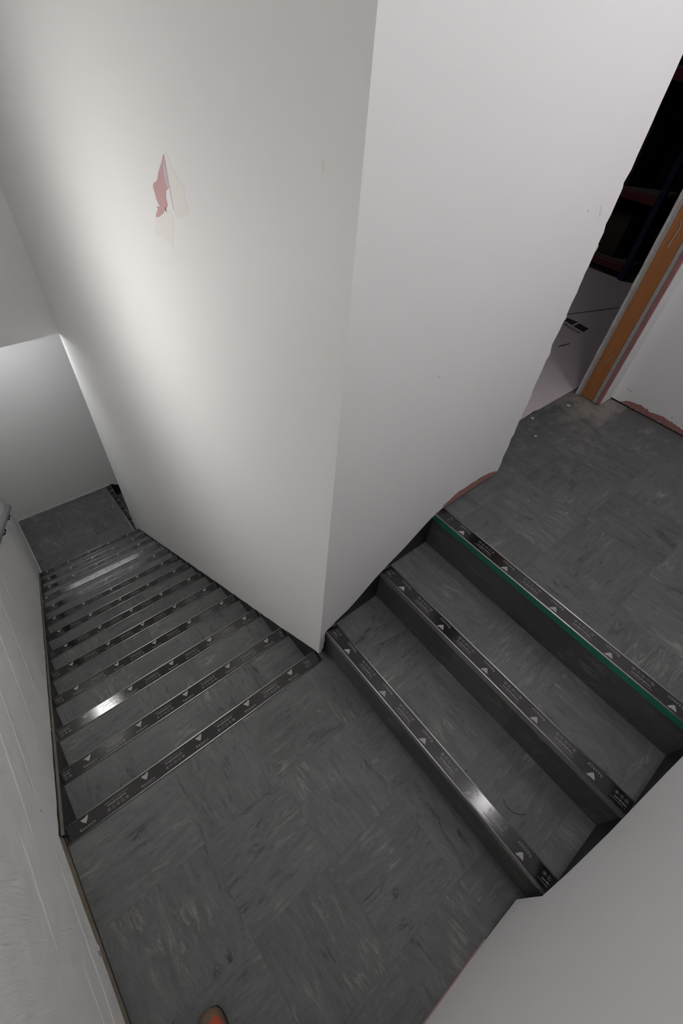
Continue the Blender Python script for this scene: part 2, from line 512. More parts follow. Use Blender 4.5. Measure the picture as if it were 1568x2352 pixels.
# right face with the broken doorway edge
door_edge = []
rnd = random.Random(5)
z = ZU + 0.03
while z < 2.6:
    k = rnd.uniform(-0.0042, 0.0042)
    if rnd.random() < 0.16:
        k += rnd.choice((-1, 1)) * rnd.uniform(0.004, 0.010)
    if z > 1.75:
        k *= 0.25
    door_edge.append((XE + k, z))
    z += rnd.uniform(0.012, 0.05)
edge_r = [(-0.0003, 0.026), (0.003, 0.023), (0.009, 0.050), (0.015, 0.052), (0.013, 0.088), (0.018, 0.115), (0.015, 0.174), (0.020, 0.196)]
edge_r += jag([(0.026, 0.198), (0.055, 0.216), (0.133, 0.256), (0.29, 0.388), (0.41, 0.464), (0.535, 0.559), (0.60, 0.585), (0.945, 0.600)], 0.04, 0.0022, 22)
poly = edge_r + door_edge + [(XE, 2.62), (XC, 2.62), (XC, ZC), (-0.0003, ZC)]
wall_cr = structure(prism('wall_corner_right', poly, 1, -0.012, -0.0005, M['wall_cool_light']),
                    'right face of the white corner wall ending at the doorway', 'wall')
prism('wall_core', [(0.0, -0.02), (0.62, -0.02), (0.62, ZU - 0.02), (XE - 0.012, ZU - 0.02), (XE - 0.012, 2.62), (XC, 2.62), (XC, ZC), (0.0, ZC)], 1, 0.0, 0.15, M['dark'], wall_cr)
# chips of white paint along the broken edge
for i, zz in enumerate((0.93, 1.16, 1.29, 1.50)):
    splat('paint_flake', M['chip'], wall_cr, (XE + 0.0015, zz), 1, (-0.0135, -0.011), 0.0042, 40 + i, (0.7, 2.2), 7)
for c_, s_ in (((0.335, 1.27), 1), ((0.80, 1.61), 2)):
    splat('scuff_mark', M['dirt_and_shade'], wall_cr, c_, 1, (-0.0124, -0.011), 0.0018, 60 + s_, (0.6, 1.4), 6)
# pencil tick near the doorway
bm = bmesh.new()
add_tube(bm, [(0.863, -0.0122, 1.615), (0.873, -0.0122, 1.597), (0.877, -0.0122, 1.590), (0.885, -0.0122, 1.603)], 0.0004, 5)
bm_obj('pencil_tick', bm, M['print'], wall_cr)

def decal(name, pts, axis, plane, thick, mat, parent, label=None, step=0.006, amp=0.0016, seed=1):
    pts = jag(list(pts) + [pts[0]], step, amp, seed, True)
    o = prism(name, pts, axis, plane[0], plane[1], mat, parent)
    if label:
        o['label'] = label
    return o
beige_r = [(0.743, 1.640), (0.716, 1.615), (0.699, 1.602), (0.686, 1.588), (0.659, 1.581), (0.664, 1.558), (0.655, 1.523), (0.700, 1.50), (0.747, 1.492), (0.749, 1.53), (0.748, 1.584)]
beige_l = [(0.888, 1.452), (0.838, 1.474), (0.792, 1.499), (0.760, 1.492), (0.764, 1.466), (0.784, 1.43), (0.80, 1.395), (0.848, 1.404), (0.907, 1.398), (0.924, 1.412)]
decal('filler_patch', beige_r, 0, (-0.0104, -0.009), 0, M['filler'], wall_cl, 'smeared beige filler right of the plaster joint', 0.006, 0.0022, 31)
decal('filler_patch', beige_l, 0, (-0.0104, -0.009), 0, M['filler'], wall_cl, 'smeared beige filler under the pink patch', 0.006, 0.0022, 32)
pink = [(0.7525, 1.632), (0.7505, 1.621), (0.7505, 1.607), (0.7505, 1.588), (0.750, 1.569), (0.7495, 1.559), (0.762, 1.555), (0.779, 1.545), (0.786, 1.529), (0.784, 1.517), (0.783, 1.509), (0.806, 1.495), (0.832, 1.477), (0.861, 1.462), (0.888, 1.454), (0.878, 1.468), (0.861, 1.481), (0.866, 1.488), (0.838, 1.492), (0.852, 1.499), (0.858, 1.509), (0.860, 1.523), (0.865, 1.535), (0.859, 1.544), (0.825, 1.561), (0.810, 1.579), (0.778, 1.607)]
decal('bare_patch', pink, 0, (-0.0108, -0.009), 0, M['pink'], wall_cl, 'pink bare plasterboard where paint has torn away', 0.005, 0.0009, 33)
decal('bare_patch', [(0.7525, 1.632), (0.7505, 1.60), (0.7495, 1.559), (0.766, 1.557), (0.772, 1.58), (0.768, 1.605)], 0, (-0.0110, -0.009), 0, M['pink_mauve'], wall_cl, 'mauve upper end of the torn patch', 0.005, 0.0008, 34)
decal('joint_line', [(0.7515, 1.60), (0.7495, 1.60), (0.7465, 1.508), (0.7480, 1.508)], 0, (-0.0111, -0.009), 0, M['pink_mauve'], wall_cl, 'thin pink board joint line', 0.01, 0.0003, 35)
decal('screw_mark', [(0.803, 1.503), (0.800, 1.498), (0.800, 1.489), (0.804, 1.494)], 0, (-0.0112, -0.009), 0, M['dirt_and_shade'], wall_cl, None, 0.01, 0.0, 36)
bp = [(0.587, 0.596), (0.627, 0.611), (0.674, 0.634), (0.716, 0.630), (0.771, 0.634), (0.825, 0.635), (0.878, 0.629), (0.917, 0.613), (0.942, 0.606), (0.943, 0.592), (0.862, 0.592), (0.783, 0.594), (0.731, 0.588), (0.657, 0.586), (0.610, 0.586)]
decal('bare_patch', bp, 1, (-0.0128, -0.011), 0, M['pink_dark'], wall_cr, 'pink bare plaster at the foot of the wall', 0.012, 0.0018, 37)
# fine dents on the far end of the left face
for i, (y_, z_) in enumerate(((3.05, -0.42), (2.62, 0.05), (0.09, 1.74), (0.05, 1.40))):
    splat('scuff_mark', M['filler'], wall_cl, (y_, z_), 0, (-0.0103, -0.009), 0.006, 80 + i, (0.5, 1.6), 7)

# bulkhead over the lower landing, back wall, ceilings
structure(box('wall_bulkhead', (XL - 0.02, YE, -0.037), (0.0, YE + 0.12, ZC), M['wall']), 'white bulkhead wall hanging over the lower landing', 'wall')
structure(box('wall_back', (XL - 0.1, YB, ZL - 1.2), (2.2, YB + 0.1, 0.1), M['wall']), 'white end wall of the lower landing', 'wall')
structure(box('wall_lower_side', (0.12, YE - 0.10, ZL - 1.2), (2.2, YE - 0.005, -0.04), M['wall']), 'white wall beside the lowest flight', 'wall')
structure(box('wall_lower_end', (2.1, YE - 0.1, ZL - 1.2), (2.2, YB, -0.04), M['wall']), 'white wall at the foot of the lowest flight', 'wall')
structure(box('ceiling_lower', (XL - 0.1, YE + 0.121, -0.037), (2.2, YB + 0.1, 0.06), M['ceiling']), 'white soffit over the lower landing', 'ceiling')
structure(box('ceiling', (XL - 0.1, -1.2, ZC), (XC + 0.1, YB + 0.1, ZC + 0.1), M['ceiling']), 'white ceiling over the stairwell', 'ceiling')
structure(box('baseboard_back', (XL + 0.001, YB - 0.007, ZL), (0.02, YB, ZL + 0.012), M['bead']), 'thin white sealant bead along the end wall', 'baseboard')
structure(box('baseboard_left', (XL, 3.24, ZL), (XL + 0.007, YB - 0.007, ZL + 0.012), M['bead']), 'thin white sealant bead along the left wall', 'baseboard')

# wall right of the doorway with its broken end
wall_fr = structure(box('wall_far_right', (XC, -1.2, ZU + 0.008), (XC + 0.1, 0.15, ZC), M['wall_cool_light']), 'white wall right of the doorway with a pink foot', 'wall')
fp = [(-0.040, 0.580), (-0.067, 0.600), (-0.108, 0.610), (-0.152, 0.613), (-0.21, 0.606), (-0.266, 0.617), (-0.31, 0.613), (-0.372, 0.602), (-0.45, 0.604), (-0.45, 0.579), (-0.285, 0.580), (-0.185, 0.579), (-0.096, 0.578)]
decal('bare_patch', fp, 0, (XC - 0.0008, XC + 0.01), 0, M['pink_dark'], wall_fr, 'pink bare plaster at the foot of the wall', 0.008, 0.003, 38)
box('floor_gap', (XC - 0.0003, -1.1, ZU), (XC + 0.02, -0.1, ZU + 0.009), M['dirt_and_shade'], wall_fr)
for i, (y_, z_) in enumerate(((-0.045, 0.66), (-0.06, 0.655), (-0.30, 0.632), (-0.36, 0.618))):
    splat('scuff_mark', M['dirt_and_shade'], wall_fr, (y_, z_), 0, (XC - 0.0006, XC + 0.01), 0.0028, 90 + i)
stub = structure(empty('wall_door_end', (1.89, 0.08, ZU), 'open end of the partition beside the doorway, boards and stud showing', 'wall'))
def stub_part(name, pts, mat, label=None, jagged=0.0, seed=1):
    bm = bmesh.new()
    rnd_ = random.Random(seed)
    zs = [ZU + 0.004 + i * 0.03 for i in range(70)]
    rings = []
    for zz in zs:
        k = rnd_.uniform(-jagged, jagged)
        rings.append([bm.verts.new((x - 1.89 + (k if i in (0, len(pts) - 1) else 0), y - 0.08, zz - ZU)) for i, (x, y) in enumerate(pts)])
    for a, b in zip(rings, rings[1:]):
        for i in range(len(pts)):
            bm.faces.new((a[i], a[(i + 1) % len(pts)], b[(i + 1) % len(pts)], b[i]))
    bm.faces.new(rings[0]); bm.faces.new(rings[-1])
    o = bm_obj(name, bm, mat, stub)
    if label:
        o['label'] = label
    return o
stub_part('plasterboard', [(1.876, 0.150), (2.10, 0.150), (2.10, 0.139), (1.876, 0.139)], M['board_edge'], 'pale broken outer board edge', 0.003, 1)
stub_part('plasterboard', [(1.880, 0.1385), (2.10, 0.1385), (2.10, 0.1275), (1.880, 0.1275)], M['board_edge_dim'], 'greyer inner board edge', 0.0015, 2)
stub_part('stud', [(1.892, 0.126), (2.10, 0.126), (2.10, 0.053), (1.892, 0.053)], M['wood'], 'orange-brown timber stud')
stub_part('plasterboard', [(1.888, 0.0515), (2.10, 0.0515), (2.10, 0.033), (1.888, 0.033)], M['board_edge_dim'], 'grey near board edge', 0.0015, 4)
stub_part('plasterboard', [(1.887, 0.0315), (2.02, 0.0315), (2.02, 0.014), (1.887, 0.014)], M['pink_dark'], 'pink plaster skim edge', 0.0015, 5)
stub_part('skim_coat', [(1.905, 0.0138), (XC, 0.0138), (XC, 0.0105), (1.905, 0.0105)], M['wall_cool_light'], 'white painted skim')
def curve_child(name, pts, r, mat, parent):
    bm = bmesh.new()
    add_tube(bm, pts, r, 5)
    return bm_obj(name, bm, mat, parent)
curve_child('glue_drip', [(0.0005, 0.005, 0.262), (0.0, -0.002, 0.255), (-0.002, 0.004, 0.240), (-0.001, 0.010, 0.225), (0.0, 0.006, 0.215)], 0.0011, M['chip'], stub)
curve_child('glue_drip', [(0.0005, 0.020, 0.86), (-0.001, 0.010, 0.84), (-0.002, 0.013, 0.80), (-0.001, 0.016, 0.76)], 0.0012, M['chip'], stub)

# ------------------------------------------------------------------ floors of single tiles
TS = 0.305
_tile_cache = {}
def tile(parent, x0, x1, y0, y1, ztop, mat, thick=0.003, gap=0.0002):
    w, d = x1 - x0 - gap, y1 - y0 - gap
    key = (round(w, 4), round(d, 4), mat.name)
    me = _tile_cache.get(key)
    if me is None:
        bm = bmesh.new()
        add_box(bm, (-w / 2, -d / 2, -thick), (w / 2, d / 2, 0), 0.00018)
        me = bpy.data.meshes.new('tile')
        bm.to_mesh(me); bm.free()
        me.materials.append(mat)
        _tile_cache[key] = me
    o = link('tile', me, parent)
    px, py, pz = parent.matrix_world.translation if parent.type != 'EMPTY' else parent.location
    o.location = ((x0 + x1) / 2, (y0 + y1) / 2, ztop + random.uniform(-0.00012, 0.00012))
    return o

def cuts(lo, hi, origin):
    k = math.floor((lo - origin) / TS + 1e-6) + 1
    out = [lo]
    while origin + k * TS < hi - 1e-4:
        out.append(origin + k * TS)
        k += 1
    out.append(hi)
    if out[1] - out[0] < 0.06:
        out.pop(1)
    return out

def tile_floor(parent, x0, x1, y0, y1, z, ox, oy, ma, mb, flip=0):
    xs, ys = cuts(x0, x1, ox), cuts(y0, y1, oy)
    for xa, xb in zip(xs, xs[1:]):
        for ya, yb in zip(ys, ys[1:]):
            i = math.floor(((xa + xb) / 2 - ox) / TS)
            j = math.floor(((ya + yb) / 2 - oy) / TS)
            tile(parent, xa, xb, ya, yb, z, ma if (i + j + flip) % 2 == 0 else mb)

floor_landing = structure(box('floor_landing', (XL - 0.04, -1.10, -0.12), (XN[0] + 0.011, Y1 - 0.012, -0.0032), M['subfloor']), 'grey marbled vinyl tile landing between the flights', 'floor')
tile_floor(floor_landing, XL + 0.001, XN[0] + 0.011, -1.088, Y1 - SW - 0.0005, 0, -0.105, -0.005, M['vx'], M['vy'], 0)
tile(floor_landing, -0.0035, XN[0] + 0.011, Y1 - SW, -0.001, 0, M['vy'])
floor_upper = structure(box('floor_upper', (XN[2] + 0.012, -1.10, ZU - 0.2), (XC + 0.02, 0.18, ZU - 0.0032), M['subfloor']), 'grey marbled vinyl tile floor at the top of the flight', 'floor')
tile_floor(floor_upper, XN[2] + SW + 0.0005, XC, -1.088, 0.178, ZU, 1.06, -0.095, M['vyd'], M['vxd'], 0)
floor_lower = structure(box('floor_lower', (XL - 0.04, 3.235, ZL - 0.12), (0.02 - 0.012, YB, ZL - 0.0032), M['subfloor']), 'grey marbled vinyl tile landing at the foot of the flight', 'floor')
tile_floor(floor_lower, XL + 0.001, 0.02 - SW - 0.0005, 3.236, YB, ZL, -0.105, 3.28, M['vx'], M['vy'], 1)

# ------------------------------------------------------------------ nosing strips and their print
def text_mesh(body, size, shear=0.0, spacing=1.0, bold=0.0):
    cu = bpy.data.curves.new('lettering_curve', 'FONT')
    cu.body = body
    cu.size = size
    cu.align_x = 'CENTER'
    cu.resolution_u = 2
    cu.space_character = spacing
    cu.offset = bold
    ob = bpy.data.objects.new('lettering_tmp', cu)
    COL.objects.link(ob)
    bpy.context.view_layer.update()
    dg = bpy.context.evaluated_depsgraph_get()
    me = bpy.data.meshes.new_from_object(ob.evaluated_get(dg))
    data = ([tuple(v.co) for v in me.vertices], [tuple(p.vertices) for p in me.polygons])
    bpy.data.objects.remove(ob)
    bpy.data.curves.remove(cu)
    bpy.data.meshes.remove(me)
    return data

def put(store, data, dx, dy, mat_i):
    vs, fs = data
    base = len(store['v'])
    store['v'] += [(v[0] + dx, v[1] + dy) for v in vs]
    store['f'] += [tuple(i + base for i in f) for f in fs]
    store['m'] += [mat_i] * len(fs)

def poly_data(pts):
    return ([(x, y) for x, y in pts], [tuple(range(len(pts)))])

def ring_data(r0, r1, n=14):
    vs, fs = [], []
    for i in range(n):
        a = 2 * math.pi * i / n
        vs += [(r0 * math.cos(a), r0 * math.sin(a)), (r1 * math.cos(a), r1 * math.sin(a))]
    for i in range(n):
        j = (i + 1) % n
        fs.append((2 * i, 2 * i + 1, 2 * j + 1, 2 * j))
    return vs, fs

LOGO = {'v': [], 'f': [], 'm': []}
# inverted stepped triangle: contiguous courses, each narrower, shifted to leave steps on the right
for i, (xa, xb, ya, yb) in enumerate(((0.0045, 0.0140, -0.0085, -0.0108), (-0.0135, 0.0120, -0.0110, -0.0150), (-0.0112, 0.0098, -0.0152, -0.0190), (-0.0085, 0.0072, -0.0192, -0.0228), (-0.0056, 0.0046, -0.0230, -0.0264))):
    put(LOGO, poly_data([(xa, ya), (xb, ya + 0.0008), (xb - 0.0004, yb + 0.0006), (xa + (0.0022 if i else 0.0004), yb)]), 0, 0, 0)
put(LOGO, poly_data([(-0.0028, -0.0266), (0.0022, -0.0262), (0.0002, -0.0295)]), 0, 0, 0)
put(LOGO, text_mesh('Genesis', 0.0112, spacing=1.45, bold=0.0001), 0.001, -0.0435, 0)
put(LOGO, poly_data([(-0.021, -0.0462), (0.021, -0.0462), (0.021, -0.0470), (-0.021, -0.0470)]), 0.002, 0, 1)
CONTACT = {'v': [], 'f': [], 'm': []}
put(CONTACT, text_mesh('+44 (0)1642 713000   sales@genesis-gs.com', 0.0058, spacing=0.82), 0, -0.0170, 1)
put(CONTACT, text_mesh('www.genesis-gs.com', 0.0082, spacing=0.96, bold=0.0001), 0, -0.0262, 0)
for i in range(5):
    cx = (i - 2) * 0.0158
    put(CONTACT, ring_data(0.0052, 0.0060), cx, -0.0385, 1)
put(CONTACT, poly_data([(-.0022, -.0012), (-.0006, .0022), (.0024, .0012), (.0006, -.0024)]), -0.0316, -0.0385, 0)
put(CONTACT, poly_data([(-.0024, .0022), (-.0014, .0022), (.0024, -.0022), (.0014, -.0022)]), -0.0158, -0.0385, 1)
put(CONTACT, poly_data([(-.0024, -.0022), (-.0018, -.0022), (.0024, .0022), (.0018, .0022)]), -0.0158, -0.0385, 1)
put(CONTACT, ring_data(0.0015, 0.0028, 10), 0, -0.0385, 1)
put(CONTACT, poly_data([(-.0008, -.0034), (.0007, -.0034), (.0007, .0010), (.0018, .0030), (-.0004, .0026), (-.0008, .0010)]), 0.0158, -0.0385, 0)
put(CONTACT, poly_data([(-.0026, -.0016), (.0026, -.0016), (.0026, .0016), (-.0026, .0016)]), 0.0316, -0.0385, 0)

PERIOD = 0.2115
def print_mesh(length, first_logo, lo, hi):
    """motifs along local x, cut off at lo and hi"""
    bm = bmesh.new()
    def drop(store, cx):
        vs = [bm.verts.new((x + cx, y, 0)) for x, y in store['v']]
        for f, mi in zip(store['f'], store['m']):
            try:
                fc = bm.faces.new([vs[i] for i in f])
                fc.material_index = mi
            except ValueError:
                pass
    k = -math.ceil(first_logo / PERIOD) - 1
    while True:
        cx = first_logo + k * PERIOD
        if cx - 0.06 > hi:
            break
        if cx + 0.05 > lo:
            drop(LOGO, cx)
        if cx + PERIOD / 2 + 0.06 > lo and cx + PERIOD / 2 - 0.06 < hi:
            drop(CONTACT, cx + PERIOD / 2)
        k += 1
    for co, no in (((lo, 0, 0), (-1, 0, 0)), ((hi, 0, 0), (1, 0, 0))):
        bmesh.ops.bisect_plane(bm, geom=bm.verts[:] + bm.edges[:] + bm.faces[:], plane_co=co, plane_no=no, clear_outer=True)
    for f in bm.faces:
        if f.normal.z < 0:
            f.normal_flip()
    me = bpy.data.meshes.new('lettering')
    bm.to_mesh(me); bm.free()
    me.materials.append(M['print'])
    me.materials.append(M['print_dim'])
    return me

_nose_cache = {}
def nosing(parent, origin, rz, length, first_logo, lo, hi, lip='lip_grey', lip_label=None):
    """aluminium stair nosing: local x runs along it, local +y is the nose, top at z=0.
    The flange lies 3 mm thick on the tread, the lip drops in front of the riser."""
    key = ('body', round(length, 3))
    if key not in _nose_cache:
        bm = bmesh.new()
        prof = [(0.0, 0.0), (0.0, -0.0025), (-0.003, -0.0035), (-0.010, -0.0035), (-0.0105, -0.0035), (-SW, -0.0035), (-SW, 0.0)]
        add_prism(bm, [(y, z) for y, z in prof], 0, 0.0, length)
        me = bpy.data.meshes.new('nosing')
        bmesh.ops.recalc_face_normals(bm, faces=bm.faces[:])
        bm.to_mesh(me); bm.free()
        me.materials.append(M['rail'])
        _nose_cache[key] = me
        bm = bmesh.new(); add_box(bm, (0, -0.0075, -0.0300), (length, -0.0006, -0.0036))
        lm = bpy.data.meshes.new('lip'); bm.to_mesh(lm); bm.free()
        _nose_cache[('lip', round(length, 3))] = lm
        bm = bmesh.new(); add_box(bm, (0.001, -SW + 0.0032, -0.001), (length - 0.001, -0.0032, 0.0009), 0.0003)
        fm = bpy.data.meshes.new('film'); bm.to_mesh(fm); bm.free(); fm.materials.append(M['film'])
        _nose_cache[('film', round(length, 3))] = fm
        bm = bmesh.new()
        add_tube(bm, [(0, 0, 0), (length, 0, 0)], 0.0021, 8)
        rm = bpy.data.meshes.new('edge_rail')
        bmesh.ops.recalc_face_normals(bm, faces=bm.faces[:])
        bm.to_mesh(rm); bm.free(); rm.materials.append(M['rail'])
        for p in rm.polygons:
            p.use_smooth = True
        _nose_cache[('rail', round(length, 3))] = rm
    L_ = round(length, 3)
    o = link('nosing', _nose_cache[key], parent)
    o.location = origin
    o.rotation_euler = (0, 0, rz)
    f = link('film', _nose_cache[('film', L_)], o)
    for yy in (-0.0016, -SW + 0.0019):
        r_ = link('edge_rail', _nose_cache[('rail', L_)], o)
        r_.location = (0, yy, 0.0006)
    lm = _nose_cache[('lip', L_)].copy()
    lm.materials.append(M[lip])
    lp = link('lip', lm, o)
    if lip_label:
        lp['label'] = lip_label
    p = link('lettering', print_mesh(length, first_logo, lo, hi), o)
    p.location = (0, 0, 0.00125)
    p['kind'] = 'stuff'
    return o

# ------------------------------------------------------------------ descending flight on the left
XA, XB = XL + 0.008, -0.004           # tread ends
flight_l = empty('stair_flight', (0, 0, 0), 'long flight of twelve grey vinyl treads descending along the left wall', 'stairs')
firsts = [-.997, -.953, -.931, -.944, -.944, -.954, -.978, -.995, -.988, -1.03, -.994, -.992, -.996]
for k in range(13):
    y_nose = Y1 + k * G
    z_top = -k * R
    if k:
        t = box('tread', (XA, y_nose - G - 0.010, z_top - 0.035), (XB, y_nose - 0.012, z_top - 0.0032), M['subfloor'], flight_l)
        xs = cuts(XA, XB, -0.105 - (0.1 if k % 3 == 1 else 0.0))
        for i, (a, b) in enumerate(zip(xs, xs[1:])):
            tile(t, a, b, y_nose - G - 0.012, y_nose - SW - 0.0005, z_top, M['vy'] if (i + k) % 2 else M['vx'])
    rs = box('riser', (XA, y_nose - 0.030, z_top - R), (XB, y_nose - 0.012, z_top - 0.004), M['riser'], flight_l)
    last = -0.055 if k == 0 else -0.022
    nosing(flight_l, (XA - 0.004, y_nose, z_top + 0.0012), 0.0, XB - XA + 0.004, firsts[k] - (XA - 0.004), 0.014, last - (XA - 0.004))
# stringers of that flight
def sl(y, d):
    return (y, pitchL(y) + d)
st = prism('stringer', [sl(-0.006, 0.006), sl(3.235, 0.006), (3.235, ZL), sl(2.9, -0.35), sl(-0.006, -0.35)], 0, XL - 0.012, XL + 0.008, M['skirt'], flight_l)
tp = prism('stringer_cap', [sl(-0.006, 0.0095), sl(3.235, 0.0095), sl(3.235, 0.004), sl(-0.006, 0.004)], 0, XL - 0.002, XL + 0.0084, M['cap'], flight_l)
tp['label'] = 'tan raw top edge of the left stringer'
prism('stringer', [(-0.0, 0.0), sl(0.02, 0.012), sl(3.235, 0.02), (3.235, ZL), sl(2.9, -0.35), (0.0, -0.35)], 0, -0.004, 0.004, M['skirt'], flight_l)

# ------------------------------------------------------------------ ascending flight on the right
YA, YBn = -1.089, -0.006
flight_r = empty('stair_flight', (0, 0, 0), 'short flight of three dark risers climbing to the doorway floor', 'stairs')
rf = [-.131, -.118, -.142]
for k in range(3):
    xn = XN[k]
    z_top = (k + 1) * R
    rs = box('riser', (xn + 0.012, YA, z_top - R), (xn + 0.030, YBn, z_top - 0.004), M['subfloor'], flight_r)
    ys = [YA, -0.705, -0.400 - 0.02 * k, YBn]
    for a, b in zip(ys, ys[1:]):
        pc = box('riser_panel', (xn + 0.0085, a + 0.0003, z_top - R + 0.0002), (xn + 0.0125, b - 0.0003, z_top - 0.006), M['riser'], rs)
    if k < 2:
        t = box('tread', (xn + 0.014, YA, z_top - 0.035), (XN[k + 1] + 0.012, YBn, z_top - 0.0032), M['subfloor'], flight_r)
        ys = [YA, -1.01, -0.705, -0.400 - 0.02 * k, -0.095, YBn]
        if k == 1:
            ys = [YA, -1.03, -0.725, -0.420, YBn]
        for i, (a, b) in enumerate(zip(ys, ys[1:])):
            tile(t, xn + SW + 0.0005, XN[k + 1] + 0.0115, a, b, z_top, M['vx'] if (i + k) % 2 else M['vy'])
    lip, ll = (('lip_green', 'green front lip') if k == 2 else ('lip_grey', 'grey front lip'))
    hi_w = (-0.030, -0.020, -0.060)[k]
    nosing(flight_r, (xn, YA, z_top + 0.0012), math.pi / 2, YBn - YA, rf[k] - YA, 0.012, hi_w - YA, lip, ll)
def sr(x, d):
    return (x, pitchR(x) + d)
prism('stringer', [(0.012, 0.0), (0.30, 0.0), sr(XN[2] + 0.02, -0.2), (XN[2] + 0.06, ZU), sr(XN[2] + 0.01, 0.02), sr(0.012, 0.02)], 1, -0.006, -0.0004, M['skirt'], flight_r)
prism('stringer', [(0.0, 0.0), (0.30, 0.0), sr(XN[2] + 0.02, -0.2), (XN[2] + 0.06, ZU), sr(XN[2] + 0.01, 0.09), sr(0.0, 0.09)], 1, -1.0915, -1.0885, M['skirt'], flight_r)
pc = box('lip_end', (XN[0] - 0.0015, YR + 0.001, R - 0.022), (XN[0] + 0.002, YR + 0.13, R - 0.002), M['lip_bare'], flight_r)
pc['label'] = 'bare pale metal end of the lowest nosing lip'

# ------------------------------------------------------------------ flight leaving the lower landing
flight_d = empty('stair_flight', (0, 0, 0), 'lowest flight turning out of sight behind the white corner wall', 'stairs')
YD0, YD1 = YE - 0.003, YB - 0.010
for k in range(5):
    xn = 0.02 + k * G
    z_top = ZL - k * R
    if k:
        t = box('tread', (xn - G - 0.010, YD0, z_top - 0.035), (xn - 0.012, YD1, z_top - 0.0032), M['subfloor'], flight_d)
        for i, (a, b) in enumerate(((YD0, YD0 + 0.3), (YD0 + 0.3, YD0 + 0.6), (YD0 + 0.6, YD1))):
            tile(t, xn - G - 0.012, xn - SW - 0.0005, a, b, z_top, M['vx'] if (i + k) % 2 else M['vy'])
    box('riser', (xn - 0.030, YD0, z_top - R), (xn - 0.012, YD1, z_top - 0.004), M['riser'], flight_d)
    nosing(flight_d, (xn, YD1, z_top + 0.0012), -math.pi / 2, YD1 - (3.238 if k == 0 else YD0), 0.10, 0.02, 0.84)
prism('stringer', [(0.0, ZL - 0.02), (0.03, ZL + 0.012), (1.2, ZL - K * 1.18 + 0.02), (1.2, ZL - K * 1.18 - 0.4), (0.0, ZL - 0.4)], 1, YB - 0.010, YB - 0.001, M['skirt'], flight_d)

# ------------------------------------------------------------------ handrail on the left wall
hr = empty('handrail', (-1.0, 3.55, -1.60), 'grey handrail sloping down the left wall on black brackets', 'handrail')
H = hr.location
def rail_pt(y, dx=0.0, dz=0.0):
    return (-0.992 + dx - H.x, y - H.y, pitchL(y) + 0.917 + dz - H.z)
bm = bmesh.new()
add_tube(bm, [rail_pt(3.55), rail_pt(3.545), rail_pt(3.0), rail_pt(2.0), rail_pt(1.3)], [0.024, 0.027, 0.027, 0.027, 0.027], 14)
bm_obj('rail', bm, M['handrail'], hr, True)
bm = bmesh.new()
add_tube(bm, [rail_pt(3.556), rail_pt(3.549)], 0.0262, 14)
bm_obj('end_cap', bm, M['black_metal'], hr)
for yb in (3.16, 2.43, 1.64):
    b0 = Vector(rail_pt(yb))
    bm = bmesh.new()
    pts = [b0 + Vector((0.004, 0, -0.026)), b0 + Vector((0.006, 0, -0.055)), b0 + Vector((-0.006, 0, -0.078)), b0 + Vector((-0.036, 0, -0.088)), b0 + Vector((-0.070, 0, -0.088))]
    add_tube(bm, pts, 0.0065, 8)
    add_tube(bm, [b0 + Vector((-0.0735, 0, -0.088)), b0 + Vector((-0.069, 0, -0.088))], 0.028, 14)
    bm_obj('bracket', bm, M['black_metal'], hr, False)

# ------------------------------------------------------------------ storeroom beyond the doorway
X_ST = 6.2
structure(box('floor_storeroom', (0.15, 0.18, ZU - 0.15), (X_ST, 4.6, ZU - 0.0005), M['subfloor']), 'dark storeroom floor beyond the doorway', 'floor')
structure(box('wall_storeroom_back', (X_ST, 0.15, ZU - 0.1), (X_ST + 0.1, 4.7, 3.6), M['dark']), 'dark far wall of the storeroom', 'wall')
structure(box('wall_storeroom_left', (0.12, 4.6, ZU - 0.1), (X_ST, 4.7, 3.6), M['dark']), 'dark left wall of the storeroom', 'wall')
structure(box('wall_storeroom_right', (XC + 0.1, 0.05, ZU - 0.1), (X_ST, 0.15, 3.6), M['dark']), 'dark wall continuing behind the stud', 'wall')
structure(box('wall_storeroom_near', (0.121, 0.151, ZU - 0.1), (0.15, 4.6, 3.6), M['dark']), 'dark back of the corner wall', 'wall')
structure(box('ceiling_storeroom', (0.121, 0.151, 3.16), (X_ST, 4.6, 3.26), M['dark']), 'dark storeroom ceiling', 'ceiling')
jy = lambda x: 0.749 - 0.3037 * (x - 2.757)
sheet1 = prism('protective_sheet', [(0.98, 0.1795), (1.44, 0.1795), (1.535, 0.185), (1.56, 0.1790), (4.61, 0.1790), (0.98, jy(0.98))], 2, ZU, ZU + 0.0025, M['sheet'])
tag(sheet1, 'grey protective floor sheet with printed lettering just inside the doorway', 'floor sheet', 'protective sheets')
sheet2 = prism('protective_sheet', [(0.98, jy(0.98) + 0.012), (4.60, 0.192), (5.6, 0.19), (5.6, 2.4), (0.98, 2.4)], 2, ZU + 0.0003, ZU + 0.0028, M['sheet'])
tag(sheet2, 'grey protective floor sheet further in, under the blue racking', 'floor sheet', 'protective sheets')
def on_sheet(name, pts, label=None):
    o = prism(name, pts, 2, ZU + 0.0025, ZU + 0.0031, M['ink'], sheet1)
    if label:
        o['label'] = label
    return o
on_sheet('logo_block', [(2.704, 0.745), (2.713, 0.640), (2.635, 0.639), (2.650, 0.725)], 'dark slanted printed block')
on_sheet('logo_block', [(2.705, 0.625), (2.690, 0.542), (2.612, 0.537), (2.625, 0.622)], 'dark slanted printed block')
td = text_mesh('GROUP', 0.044, spacing=1.3, bold=0.001)
bm = bmesh.new()
ca = math.atan2(-0.104, -0.026)
vs = [bm.verts.new((2.585 + v[0] * math.cos(ca) - v[1] * math.sin(ca) - 0.012, 0.632 + v[0] * math.sin(ca) + v[1] * math.cos(ca), ZU + 0.0030)) for v in td[0]]
